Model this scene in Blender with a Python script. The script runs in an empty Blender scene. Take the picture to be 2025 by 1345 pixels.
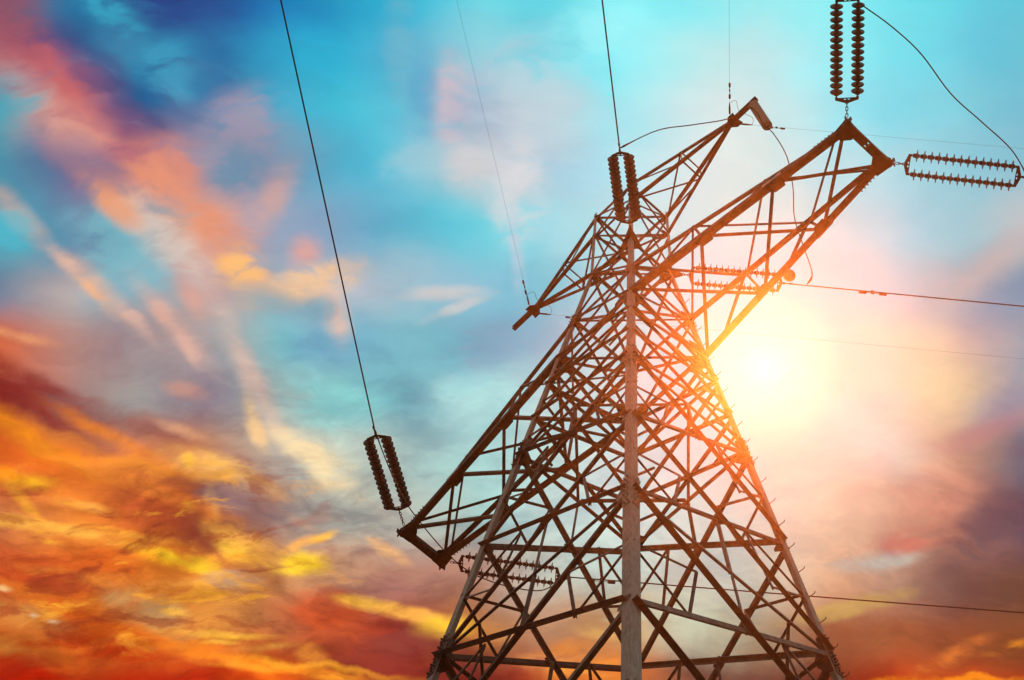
import bpy, bmesh, math, random
from mathutils import Vector as V, Matrix
random.seed(7)
S = bpy.context.scene
COL = S.collection
rad = math.radians

# ------------------------------------------------------------------ camera
FPX, PW, PH = 3806.46, 2025.0, 1345.0
CAM = V((15.37244504, -15.14505308, 1.6))
AZ, EL, RO = rad(143.25351237), rad(62.85884794), rad(6.64989914)
FW = V((math.cos(EL)*math.cos(AZ), math.cos(EL)*math.sin(AZ), math.sin(EL)))
RT0 = V((math.sin(AZ), -math.cos(AZ), 0)); UP0 = RT0.cross(FW)
RT = RT0*math.cos(RO) + UP0*math.sin(RO)
UP = UP0*math.cos(RO) - RT0*math.sin(RO)
cam = bpy.data.cameras.new('camera')
cam.sensor_fit = 'HORIZONTAL'; cam.sensor_width = 36.0; cam.lens = FPX/PW*36.0
cam.clip_end = 3000
co = bpy.data.objects.new('camera', cam); COL.objects.link(co)
m = Matrix.Identity(4)
for i in range(3):
    m[i][0], m[i][1], m[i][2], m[i][3] = RT[i], UP[i], -FW[i], CAM[i]
co.matrix_world = m
S.camera = co
S.render.resolution_x, S.render.resolution_y = 1024, 680
S.view_settings.view_transform = 'Standard'
S.view_settings.look = 'None'
S.view_settings.exposure = 0
S.view_settings.gamma = 1
S.cycles.use_denoising = True
S.cycles.max_bounces = 4
S.cycles.volume_bounces = 0
S.cycles.transparent_max_bounces = 12

# ------------------------------------------------------------------ sun
SUN_AZ, SUN_EL = rad(127.14), rad(62.0)
SUND = V((math.cos(SUN_EL)*math.cos(SUN_AZ), math.cos(SUN_EL)*math.sin(SUN_AZ), math.sin(SUN_EL)))
sl = bpy.data.lights.new('sun', 'SUN'); sl.energy = 2.5; sl.angle = rad(0.5)
sl.color = (1.0, 0.50, 0.20)
so = bpy.data.objects.new('sun', sl); COL.objects.link(so)
so.rotation_euler = (-SUND).to_track_quat('-Z', 'Y').to_euler()

# ------------------------------------------------------------------ sky (world): cloud colours laid out by sky direction
# air: thin warm haze
HZ_D, HZ_C, HZ_G, HZ_TOP = .001, (.56, .19, .065), .963, 52.6
def s2l(c):
    c = c/255.0
    return c/12.92 if c <= .04045 else ((c+.055)/1.055)**2.4
def lin(c): return tuple(s2l(x) for x in c)
wd = bpy.data.worlds.new('World'); S.world = wd; wd.use_nodes = True
NT = wd.node_tree; NT.nodes.clear(); LK = NT.links.new
def nd(t, **k):
    n = NT.nodes.new(t)
    for a, b in k.items(): setattr(n, a, b)
    return n
def mth(op, a, b=None, c=None, clamp=False):
    n = nd('ShaderNodeMath', operation=op, use_clamp=clamp)
    for i, x in enumerate((a, b, c)):
        if x is None: continue
        if isinstance(x, (int, float)): n.inputs[i].default_value = x
        else: LK(x, n.inputs[i])
    return n.outputs[0]
def vdot(a, v):
    n = nd('ShaderNodeVectorMath', operation='DOT_PRODUCT')
    LK(a, n.inputs[0]); n.inputs[1].default_value = v
    return n.outputs['Value']
def mixc(f, a, b):
    n = nd('ShaderNodeMix', data_type='RGBA'); n.clamp_factor = True
    for i, x in ((0, f), (6, a), (7, b)):
        if isinstance(x, (int, float)): n.inputs[i].default_value = x
        elif isinstance(x, tuple): n.inputs[i].default_value = x + (1,)
        else: LK(x, n.inputs[i])
    return n.outputs[2]
# a frame of the sky that points at the cloud bank behind the tower (world directions)
KF = 3.8065           # 1 unit of sky coordinate = 1/KF rad
TC = nd('ShaderNodeTexCoord')
DIR = TC.outputs['Generated']
da, db, dc = vdot(DIR, RT), vdot(DIR, UP), vdot(DIR, FW)
SU = mth('MULTIPLY', mth('ARCTAN2', da, dc), KF)
SV = mth('MULTIPLY', mth('ARCSINE', db), KF)
cmb = nd('ShaderNodeCombineXYZ'); LK(SU, cmb.inputs[0]); LK(SV, cmb.inputs[1])
UV = cmb.outputs[0]
def sky_uv(x, y):     # photograph position -> sky coordinate
    d = (FW + RT*((x-PW/2)/FPX) - UP*((y-PH/2)/FPX)).normalized()
    return math.atan2(d.dot(RT), d.dot(FW))*KF, math.asin(d.dot(UP))*KF
def noise(scale, detail, rough=.55, vec=None, dist=0.0):
    n = nd('ShaderNodeTexNoise'); n.inputs['Scale'].default_value = scale
    n.inputs['Detail'].default_value = detail; n.inputs['Roughness'].default_value = rough
    n.inputs['Distortion'].default_value = dist
    LK(vec if vec is not None else UV, n.inputs['Vector'])
    return n
def warp(vec, scale, detail, amt):
    n = noise(scale, detail, vec=vec)
    s = nd('ShaderNodeVectorMath', operation='SUBTRACT'); LK(n.outputs['Color'], s.inputs[0]); s.inputs[1].default_value = (.5, .5, .5)
    k = nd('ShaderNodeVectorMath', operation='SCALE'); LK(s.outputs[0], k.inputs[0]); k.inputs['Scale'].default_value = amt
    a = nd('ShaderNodeVectorMath', operation='ADD'); LK(vec, a.inputs[0]); LK(k.outputs[0], a.inputs[1])
    return a.outputs[0]
UVW = warp(UV, 3.2, 6, .16)
UVW2 = warp(UV, 14.0, 6, .022)
#SKYDATA
GX = [135*i for i in range(16)]
GY = [0, 112, 224, 336, 448, 560, 672, 784, 896, 1008, 1120, 1232, 1345]
G = [
 [(125,80,100),(52,115,160),(48,105,155),(40,85,150),(25,125,185),(35,155,200),(65,190,220),(110,215,230),(105,215,230),(145,245,250),(140,238,245),(160,238,242),(150,240,245),(125,230,240),(105,215,230),(95,200,220)],
 [(165,85,100),(75,85,135),(60,130,170),(45,115,165),(50,160,200),(55,180,215),(105,180,210),(145,205,220),(130,215,230),(150,240,248),(185,236,238),(200,232,234),(175,240,245),(135,230,240),(110,205,225),(105,195,215)],
 [(75,160,180),(205,130,125),(65,95,145),(95,125,165),(75,165,200),(75,190,215),(115,190,215),(165,185,205),(195,212,222),(175,232,240),(215,235,236),(220,233,232),(190,233,238),(145,222,236),(130,207,223),(120,190,212)],
 [(70,145,170),(120,105,145),(185,115,125),(160,150,170),(140,150,175),(85,178,208),(130,200,220),(205,207,212),(180,205,222),(190,228,238),(225,235,235),(235,236,230),(210,230,233),(180,222,230),(148,205,220),(138,195,212)],
 [(80,170,190),(100,140,170),(120,165,180),(225,160,135),(165,165,185),(130,165,195),(100,185,210),(120,210,225),(170,220,230),(205,225,230),(232,235,233),(245,238,228),(232,230,225),(190,215,225),(165,205,215),(190,195,200)],
 [(110,130,155),(180,170,170),(140,175,190),(200,160,155),(150,165,180),(185,188,200),(165,190,205),(150,195,215),(150,200,215),(210,215,220),(242,232,225),(250,238,225),(243,225,215),(220,205,205),(190,175,180),(130,150,170)],
 [(215,110,75),(185,135,125),(160,140,145),(180,170,170),(130,190,200),(120,175,200),(130,190,205),(130,180,200),(170,180,200),(225,215,215),(250,232,215),(255,248,230),(253,232,205),(250,220,180),(225,180,165),(165,165,175)],
 [(140,50,45),(145,105,105),(155,150,150),(140,130,145),(165,185,185),(145,205,210),(125,175,190),(170,215,220),(200,220,220),(228,222,222),(245,228,215),(254,240,220),(253,230,200),(235,205,180),(225,185,155),(165,155,165)],
 [(235,110,40),(235,120,45),(215,120,70),(190,130,95),(180,172,165),(200,210,200),(170,195,195),(180,215,215),(205,225,220),(228,225,222),(235,215,205),(246,205,168),(245,205,170),(220,205,185),(215,160,130),(95,105,120)],
 [(200,120,75),(225,130,55),(200,95,50),(160,85,60),(150,125,125),(165,165,160),(180,180,175),(170,200,200),(205,225,222),(220,225,222),(225,215,205),(225,200,180),(240,200,160),(228,170,135),(190,130,110),(75,70,90)],
 [(205,85,40),(220,100,40),(230,130,45),(215,125,55),(205,140,85),(200,150,120),(175,125,110),(190,150,135),(195,195,185),(215,225,215),(220,205,190),(205,195,180),(230,180,145),(195,150,125),(130,95,85),(120,80,60)],
 [(200,120,50),(215,110,40),(205,110,45),(215,140,65),(185,110,70),(190,85,50),(150,65,50),(200,130,70),(200,145,110),(210,160,110),(205,200,175),(185,160,130),(165,105,75),(165,95,60),(150,80,50),(140,75,40)],
 [(190,20,5),(165,25,10),(175,40,15),(190,50,20),(225,90,25),(150,55,30),(150,50,30),(130,45,35),(180,75,40),(215,110,50),(150,90,65),(120,65,50),(115,45,30),(190,60,20),(215,80,20),(190,45,10)],
]
# cloud streaks and patches: x, y, half-length, half-width, tilt (deg, clockwise down), colour, opacity
B = [
 (110,165,150,48,40,(200,100,105),0.8),(100,232,115,30,48,(210,165,155),0.7),(155,270,55,45,30,(225,155,140),0.7),
 (190,140,75,32,45,(65,75,130),0.6),(255,225,65,38,40,(70,75,125),0.55),(320,12,90,34,10,(42,65,135),0.8),
 (210,15,65,26,35,(60,175,205),0.7),(345,140,55,50,0,(65,165,200),0.7),(425,130,75,42,80,(45,105,160),0.6),
 (480,250,65,50,-30,(168,152,172),0.75),(330,330,65,42,10,(222,142,122),0.85),(220,385,62,26,40,(238,155,108),0.85),
 (370,420,120,42,38,(232,150,118),0.75),(470,340,48,42,0,(98,145,175),0.75),(535,400,66,24,-60,(218,165,152),0.65),
 (170,320,66,30,30,(92,98,142),0.6),(30,420,66,20,45,(232,175,148),0.6),(15,195,50,42,0,(70,172,192),0.75),
 (5,455,45,38,0,(80,190,210),0.7),(260,500,95,48,35,(125,185,200),0.75),(330,470,85,34,45,(218,200,190),0.75),
 (130,515,30,12,48,(242,195,165),0.6),(205,580,96,18,43,(238,182,150),0.6),(345,645,85,17,50,(228,182,166),0.6),
 (480,540,45,32,60,(252,190,120),0.95),(525,575,66,17,10,(238,182,140),0.75),(600,500,30,24,-50,(228,166,155),0.85),
 (620,560,74,28,-18,(242,198,156),0.9),(665,625,42,22,80,(234,192,172),0.9),(628,618,34,26,0,(120,165,185),0.75),
 (535,595,66,20,15,(130,165,180),0.7),(490,730,115,20,65,(228,192,176),0.7),(380,590,44,16,60,(226,166,150),0.7),
 (650,790,66,42,10,(140,212,214),0.75),(640,690,46,26,0,(115,165,195),0.65),(880,580,60,12,-3,(222,208,204),0.75),
 (905,608,55,9,-20,(222,210,206),0.7),(935,810,66,58,0,(190,228,228),0.7),(960,690,66,40,-20,(150,165,190),0.55),
 (500,830,44,11,75,(248,202,140),0.6),(600,890,55,20,32,(246,214,172),.65),(650,920,66,28,40,(238,222,182),0.65),
 (32,664,55,9,14,(242,165,115),0.8),(368,772,34,13,15,(214,150,128),.6),(40,775,130,38,18,(138,42,38),0.75),
 (290,835,150,22,24,(145,78,72),0.65),(80,872,175,20,22,(252,150,32),0.85),(220,862,105,14,28,(246,140,48),0.75),
 (330,925,185,14,20,(246,150,55),0.75),(55,952,42,13,5,(255,195,40),0.95),(8,940,34,13,10,(255,150,30),0.9),
 (440,932,100,22,20,(246,182,105),0.85),(420,1005,26,10,80,(255,198,60),0.95),(375,1003,16,9,20,(255,188,60),0.95),
 (400,1042,66,34,20,(148,66,58),0.8),(480,985,55,32,0,(150,115,115),0.75),(475,1068,64,24,30,(248,178,80),0.85),
 (330,1104,66,13,20,(255,186,38),.9),(395,1119,28,13,10,(255,208,50),1),(598,1117,42,18,5,(255,208,58),1),
 (585,1080,34,8,-25,(252,178,90),0.85),(635,1064,22,7,-20,(255,192,80),0.9),(100,1046,120,11,12,(248,180,75),0.85),
 (165,1000,44,9,15,(248,168,75),0.85),(455,1152,46,17,0,(216,188,152),0.75),(300,1215,66,26,25,(200,165,110),0.6),
 (66,1217,9,4,10,(250,232,190),.8),(103,1230,9,4,5,(250,232,190),.8),(5,1165,15,5,5,(250,225,160),.8),
 (60,1225,76,22,18,(206,152,80),0.65),(300,1262,175,14,22,(242,132,35),0.75),(460,1258,50,6,4,(255,190,60),0.95),
 (440,1270,30,4,4,(255,190,70),0.8),(160,1195,125,14,15,(236,136,50),0.65),(210,1235,135,24,30,(198,72,24),0.65),
 (618,1300,26,19,45,(246,152,60),0.9),(560,1322,115,9,10,(252,142,35),0.85),(640,1210,66,30,0,(216,88,44),0.7),
 (740,1197,55,10,10,(255,198,70),0.95),(815,1215,74,11,12,(252,178,80),0.9),(880,1242,44,17,0,(255,205,60),0.95),
 (770,1165,46,22,0,(166,110,106),0.6),(770,1090,34,11,30,(242,182,120),0.8),(820,1290,145,40,0,(140,56,50),0.6),
 (1150,1312,70,34,0,(252,152,60),0.75),(1740,1110,60,15,-8,(188,186,176),0.8),(1810,1066,66,19,-10,(205,105,90),0.75),
 (1850,995,66,52,-40,(226,150,125),0.55),(1955,1045,92,36,-35,(80,78,90),0.7),(1680,1200,100,13,-14,(204,166,95),0.7),
 (1880,1300,58,13,-28,(226,122,55),0.8),(1880,1330,150,8,-8,(255,145,30),0.9),(2000,1282,34,9,-15,(245,150,42),0.8),
 (1935,530,135,26,-30,(212,184,178),0.75),(1990,590,76,40,-30,(135,155,180),0.6),(1800,750,115,72,10,(254,216,148),0.75),
 (1700,720,66,62,0,(255,230,182),0.6),(1960,845,96,20,-25,(206,138,134),0.7),(1995,800,66,30,-20,(140,140,162),0.55),
 (1740,805,50,20,-20,(228,196,176),0.6),(892,204,34,66,0,(218,190,200),0.75),(790,70,24,85,0,(122,185,206),0.55),
 (838,190,22,62,0,(100,168,206),0.65),(955,215,42,60,0,(160,176,204),0.65),(1045,240,90,120,0,(200,213,222),0.6),
 (1025,385,40,76,0,(228,220,222),0.75),(925,330,40,34,20,(222,212,212),0.65),(820,320,52,26,-20,(165,206,220),0.6),
 (1170,70,66,42,-20,(165,247,252),0.65),(1022,500,74,12,85,(205,206,222),0.6),(372,906,15,9,60,(255,192,75),0.9),
 (470,935,62,15,28,(250,190,100),0.8),(465,972,58,28,0,(152,122,124),0.6),(472,1092,32,13,20,(255,196,72),0.85),
 (330,1101,22,7,25,(255,212,50),.8),(40,982,42,9,50,(250,172,58),0.8),(255,1057,72,7,12,(248,168,62),0.8),
 (200,1112,72,24,10,(214,92,34),0.6),(125,1137,62,9,12,(246,162,62),0.65),(280,1196,60,22,20,(216,172,112),0.6),
 (345,1212,22,6,10,(252,190,75),0.8),(430,1252,92,5,5,(246,178,72),0.8),(525,1280,52,7,-4,(240,168,72),0.75),
 (475,1318,60,6,6,(255,160,48),0.8),(600,1324,135,7,4,(255,168,50),0.85),(655,1340,52,7,5,(255,160,50),0.8),
 (150,1272,125,18,12,(182,46,14),0.7),(20,1332,75,25,5,(204,14,4),0.75),(780,1262,72,25,0,(138,66,58),0.55),
 (630,916,80,20,36,(246,220,175),.55),(510,860,26,12,60,(248,205,150),0.7),(370,685,36,11,60,(230,182,166),0.7),
 (365,852,42,10,22,(230,170,132),0.65),(265,632,40,11,48,(226,186,172),0.7),(320,622,30,12,50,(228,178,160),0.7),
 (390,535,40,22,50,(222,200,190),0.6),(185,575,34,8,43,(244,182,135),0.8),(15,45,50,60,0,(150,88,108),0.7),
 (235,415,44,20,35,(240,160,115),0.75),(290,1010,70,20,20,(205,95,50),0.6),(330,985,120,16,20,(225,115,50),0.6),
 (240,945,120,14,22,(240,140,60),0.7),(60,1110,60,16,20,(195,80,38),0.6),(340,1160,70,10,-6,(245,170,75),0.7),
 (250,1150,80,12,8,(238,140,60),0.6),(1290,1215,60,9,-6,(222,218,190),0.7),(1180,1250,40,9,10,(250,190,110),0.7),
 (1120,1320,70,12,8,(255,170,75),0.7),
]
rows = []
for j, y in enumerate(GY):
    cr = nd('ShaderNodeValToRGB'); r = cr.color_ramp; r.interpolation = 'CARDINAL'
    u0, u1 = sky_uv(GX[0], y)[0], sky_uv(GX[-1], y)[0]
    for i, x in enumerate(GX):
        t = (sky_uv(x, y)[0]-u0)/(u1-u0)
        if i == 0: e = r.elements[0]; e.position = 0
        elif i == len(GX)-1: e = r.elements[len(r.elements)-1]; e.position = 1
        else: e = r.elements.new(min(max(t, 0), 1))
        e.color = lin(G[j][i]) + (1,)
    rows.append((cr, u0, u1))
sx = nd('ShaderNodeSeparateXYZ'); LK(UVW, sx.inputs[0])
U_, V_ = sx.outputs[0], sx.outputs[1]
col = None
for j, (cr, u0, u1) in enumerate(rows):
    LK(mth('MULTIPLY_ADD', U_, 1/(u1-u0), -u0/(u1-u0)), cr.inputs[0])
    if col is None: col = cr.outputs[0]; continue
    v0, v1 = sky_uv(PW/2, GY[j-1])[1], sky_uv(PW/2, GY[j])[1]
    mr = nd('ShaderNodeMapRange', interpolation_type='SMOOTHSTEP')
    LK(V_, mr.inputs['Value']); mr.inputs['From Min'].default_value = v0; mr.inputs['From Max'].default_value = v1
    col = mixc(mr.outputs[0], col, cr.outputs[0])
# cloud texture whose streaks lie flat low down and steepen higher up
tl = nd('ShaderNodeMapRange', interpolation_type='SMOOTHSTEP'); LK(V_, tl.inputs['Value'])
tl.inputs['From Min'].default_value = sky_uv(0, 1050)[1]; tl.inputs['From Max'].default_value = sky_uv(0, 720)[1]
def drift(su, sv, off, detail, rough):
    o = []
    for ang in (14, 44):
        mpe = nd('ShaderNodeMapping'); mpe.inputs['Rotation'].default_value = (0, 0, rad(ang)); mpe.inputs['Scale'].default_value = (su, sv, 1)
        mpe.inputs['Location'].default_value = (off, off*1.7, off)
        LK(UVW, mpe.inputs['Vector']); o.append(noise(1.0, detail, rough, vec=mpe.outputs[0], dist=.35).outputs['Fac'])
    a, b = o
    return mth('MULTIPLY_ADD', mth('SUBTRACT', b, a), tl.outputs[0], a)
DN = drift(9, 21, 0, 7, .55)
EDGE = mth('MAXIMUM', mth('MULTIPLY_ADD', DN, 5.0, -1.4), 0.0)
EDGE_S = mth('MULTIPLY_ADD', DN, 2.2, -.1)
def patch(base, x, y, a, b, ang, c, op, vec, ragged=True):
    u, v = sky_uv(x, y)
    mp = nd('ShaderNodeMapping', vector_type='TEXTURE')
    mp.inputs['Location'].default_value = (u, v, 0)
    mp.inputs['Rotation'].default_value = (0, 0, -rad(ang))
    k = 1.95/1000.0
    mp.inputs['Scale'].default_value = (a*k, b*k, 1)
    LK(vec, mp.inputs['Vector'])
    g = nd('ShaderNodeTexGradient', gradient_type='SPHERICAL'); LK(mp.outputs[0], g.inputs[0])
    mr = nd('ShaderNodeMapRange', interpolation_type='SMOOTHSTEP')
    ragged = ragged and not (x > 1600 and y < 900)
    LK(mth('MULTIPLY', g.outputs['Fac'], EDGE if b > 24 or (y > 880 and b > 7) else EDGE_S) if ragged else g.outputs['Fac'], mr.inputs['Value']); mr.inputs['From Max'].default_value = 1.0; mr.inputs['To Max'].default_value = op
    return mixc(mr.outputs[0], base, lin(c) if not isinstance(c[0], float) else c)
for b in B:
    col = patch(col, *b, UVW2 if b[2] < 130 else UVW)
# towards the horizon the bank dissolves into dull dusk
def ramp(v, a, b, k=1.0):
    r = nd('ShaderNodeMapRange', interpolation_type='SMOOTHSTEP'); LK(v, r.inputs['Value'])
    r.inputs['From Min'].default_value = a; r.inputs['From Max'].default_value = b; r.inputs['To Max'].default_value = k
    return r.outputs[0]
col = mixc(ramp(V_, sky_uv(PW/2, 1440)[1], sky_uv(PW/2, 2300)[1]), col, (.34, .20, .13))
# broken golden edges and dusky gaps low in the bank
mpg = nd('ShaderNodeMapping'); mpg.inputs['Rotation'].default_value = (0, 0, rad(19)); mpg.inputs['Scale'].default_value = (6.5, 18, 1)
mpg.inputs['Location'].default_value = (2.3, 4.1, 1.7); LK(UVW2, mpg.inputs['Vector'])
gn = noise(1.0, 10, .6, vec=mpg.outputs[0], dist=.6).outputs['Fac']
low = mth('MULTIPLY', mth('MULTIPLY', ramp(V_, sky_uv(0, 860)[1], sky_uv(0, 1010)[1]), ramp(V_, sky_uv(0, 1345)[1], sky_uv(0, 1240)[1])), ramp(U_, sky_uv(860, 0)[0], sky_uv(420, 0)[0]))
col = mixc(mth('MULTIPLY', ramp(gn, .47, .36, .6), low), col, lin((150, 58, 40)))
col = mixc(mth('MULTIPLY', ramp(gn, .54, .68, .75), low), col, lin((255, 178, 58)))
# wispy detail: lit and shaded sides of the small clouds
nn = mth('MULTIPLY_ADD', drift(11, 27, 5.3, 7, .6), .38, mth('MULTIPLY', drift(4.0, 11, 3.1, 8, .58), .62))
mr = nd('ShaderNodeMapRange', interpolation_type='SMOOTHSTEP'); LK(nn, mr.inputs['Value'])
mr.inputs['From Min'].default_value = .39; mr.inputs['From Max'].default_value = .61
tint = mixc(mr.outputs[0], (.68, .60, .60), (1.26, 1.22, 1.08))
ml = nd('ShaderNodeMapRange', interpolation_type='SMOOTHSTEP'); LK(V_, ml.inputs['Value'])
ml.inputs['From Min'].default_value = sky_uv(0, 1050)[1]; ml.inputs['From Max'].default_value = sky_uv(0, 560)[1]
ml.inputs['To Min'].default_value = 1.0; ml.inputs['To Max'].default_value = .16
mu = nd('ShaderNodeMapRange', interpolation_type='SMOOTHSTEP'); LK(U_, mu.inputs['Value'])
mu.inputs['From Min'].default_value = sky_uv(550, 0)[0]; mu.inputs['From Max'].default_value = sky_uv(1300, 0)[0]
mu.inputs['To Min'].default_value = .95; mu.inputs['To Max'].default_value = .45
tint = mixc(mth('MULTIPLY', ml.outputs[0], mu.outputs[0]), (1.0, 1.0, 1.0), tint)
sc = nd('ShaderNodeVectorMath', operation='MULTIPLY'); LK(col, sc.inputs[0]); LK(tint, sc.inputs[1])
col = sc.outputs[0]
#SKYEND
# the sun itself behind thin cloud
col = patch(col, 1480, 735, 270, 255, 0, (250, 243, 231), .85, UVW, False)
for (a, b, op) in ((80, 75, .4), (32, 30, .8)):
    col = patch(col, 1512, 727, a, b, 0, (.98, .97, 1.0), op, UV, False)
# the air in front adds its own glow round the sun: the sky behind it is that much dimmer
ct = vdot(DIR, SUND)
ph = mth('MULTIPLY', mth('POWER', mth('MULTIPLY_ADD', ct, -2*HZ_G, 1+HZ_G**2), -1.5), (1-HZ_G**2)/(4*math.pi)*HZ_D*(HZ_TOP-CAM.z)*sl.energy*1.0)
ph = mth('DIVIDE', ph, mth('MAXIMUM', vdot(DIR, (0, 0, 1)), .1))
ad = nd('ShaderNodeVectorMath', operation='SCALE'); ad.inputs[0].default_value = [HZ_C[i]*sl.color[i] for i in range(3)]; LK(ph, ad.inputs['Scale'])
def vmath(op, *a):
    n = nd('ShaderNodeVectorMath', operation=op)
    for k, x in enumerate(a):
        if isinstance(x, tuple): n.inputs[k].default_value = x
        else: LK(x, n.inputs[k])
    return n.outputs[0]
xr = vmath('DIVIDE', ad.outputs[0], vmath('MAXIMUM', col, (.03, .03, .03)))
col = vmath('DIVIDE', col, vmath('MULTIPLY_ADD', xr, vmath('ADD', xr, (1.0, 1.0, 1.0)), (1.0, 1.0, 1.0)))
# well away from this cloud bank the evening sky is an even pale veil
fr = nd('ShaderNodeMapRange', interpolation_type='SMOOTHSTEP'); LK(dc, fr.inputs['Value'])
fr.inputs['From Min'].default_value = math.cos(rad(55)); fr.inputs['From Max'].default_value = math.cos(rad(24))
hr = nd('ShaderNodeMapRange', interpolation_type='SMOOTHSTEP'); LK(vdot(DIR, (0, 0, 1)), hr.inputs['Value'])
hr.inputs['From Min'].default_value = .05; hr.inputs['From Max'].default_value = .65
col = mixc(fr.outputs[0], mixc(hr.outputs[0], (.07, .05, .04), (.62, .56, .48)), col)
bg = nd('ShaderNodeBackground'); LK(col, bg.inputs['Color']); bg.inputs['Strength'].default_value = 1.05
wo = nd('ShaderNodeOutputWorld'); LK(bg.outputs[0], wo.inputs['Surface'])
wd.cycles.sampling_method = 'MANUAL'; wd.cycles.sample_map_resolution = 1024

# ------------------------------------------------------------------ materials
def mat(name, base, rough=.6, metal=0.0, dark=None, streak=None, spec=.5, tscale=3.0):
    m = bpy.data.materials.new(name); m.use_nodes = True
    t = m.node_tree; p = t.nodes['Principled BSDF']
    p.inputs['Roughness'].default_value = rough; p.inputs['Metallic'].default_value = metal
    p.inputs['Specular IOR Level'].default_value = spec
    tc = t.nodes.new('ShaderNodeTexCoord')
    mp = t.nodes.new('ShaderNodeMapping'); t.links.new(tc.outputs['Object'], mp.inputs['Vector'])
    mp.inputs['Scale'].default_value = streak or (1, 1, 1)
    n = t.nodes.new('ShaderNodeTexNoise'); n.inputs['Scale'].default_value = tscale; n.inputs['Detail'].default_value = 8
    n.inputs['Roughness'].default_value = .65
    t.links.new(mp.outputs[0], n.inputs['Vector'])
    r = t.nodes.new('ShaderNodeValToRGB'); t.links.new(n.outputs['Fac'], r.inputs[0])
    d = dark or tuple(x*.6 for x in base)
    r.color_ramp.elements[0].position = .36; r.color_ramp.elements[0].color = d + (1,)
    r.color_ramp.elements[1].position = .62; r.color_ramp.elements[1].color = base + (1,)
    t.links.new(r.outputs[0], p.inputs['Base Color'])
    bp = t.nodes.new('ShaderNodeBump'); bp.inputs['Strength'].default_value = .15; bp.inputs['Distance'].default_value = .01
    t.links.new(n.outputs['Fac'], bp.inputs['Height']); t.links.new(bp.outputs[0], p.inputs['Normal'])
    return m
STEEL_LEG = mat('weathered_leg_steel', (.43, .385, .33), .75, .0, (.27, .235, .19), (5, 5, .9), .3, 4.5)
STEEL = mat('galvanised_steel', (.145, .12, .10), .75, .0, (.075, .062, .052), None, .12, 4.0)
STEEL_LIT = mat('paler_lit_steel', (.27, .235, .20), .75, .0, (.15, .125, .105), None, .12, 4.0)  # paler copy for light-catching bars: some of their light is in the colour
STEEL_D = mat('dark_plate_steel', (.07, .058, .05), .75, .0, (.04, .034, .03), None, .15, 6.0)
FITTING = mat('dark_fitting_iron', (.045, .04, .036), .65, .0, (.025, .022, .02), None, .3, 20.0)
CABLE = mat('aluminium_cable', (.028, .027, .026), .65, .0, (.018, .018, .018), None, .3, 20.0)
BRIGHT = mat('new_zinc_plate', (.62, .60, .56), .6, .0, (.45, .43, .40), None, .4, 6.0)
CAPM = mat('insulator_cap_iron', (.03, .026, .024), .6, .0, None, None, .3, 20.0)
def shed_mat(name, clear):
    m = bpy.data.materials.new(name); m.use_nodes = True
    t = m.node_tree; p = t.nodes['Principled BSDF']
    tc = t.nodes.new('ShaderNodeTexCoord'); n = t.nodes.new('ShaderNodeTexNoise'); n.inputs['Scale'].default_value = 9
    t.links.new(tc.outputs['Object'], n.inputs['Vector'])
    r = t.nodes.new('ShaderNodeValToRGB'); t.links.new(n.outputs['Fac'], r.inputs[0])
    r.color_ramp.elements[0].color = (.012, .011, .011, 1); r.color_ramp.elements[1].color = (.028, .026, .026, 1)
    t.links.new(r.outputs[0], p.inputs['Base Color']); p.inputs['Roughness'].default_value = .4; p.inputs['Specular IOR Level'].default_value = .25
    tr = t.nodes.new('ShaderNodeBsdfTransparent'); tr.inputs[0].default_value = (.75, .75, .75, 1)
    mx = t.nodes.new('ShaderNodeMixShader'); mx.inputs[0].default_value = clear
    o = t.nodes['Material Output']
    t.links.new(p.outputs[0], mx.inputs[1]); t.links.new(tr.outputs[0], mx.inputs[2]); t.links.new(mx.outputs[0], o.inputs[0])
    return m
GLASS = shed_mat('insulator_porcelain', .05); GLASS_F = shed_mat('insulator_glass', .3)
POLY = mat('ribbed_polymer', (.72, .68, .64), .55, 0, (.58, .54, .50), None, .3, 20.0)

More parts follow.
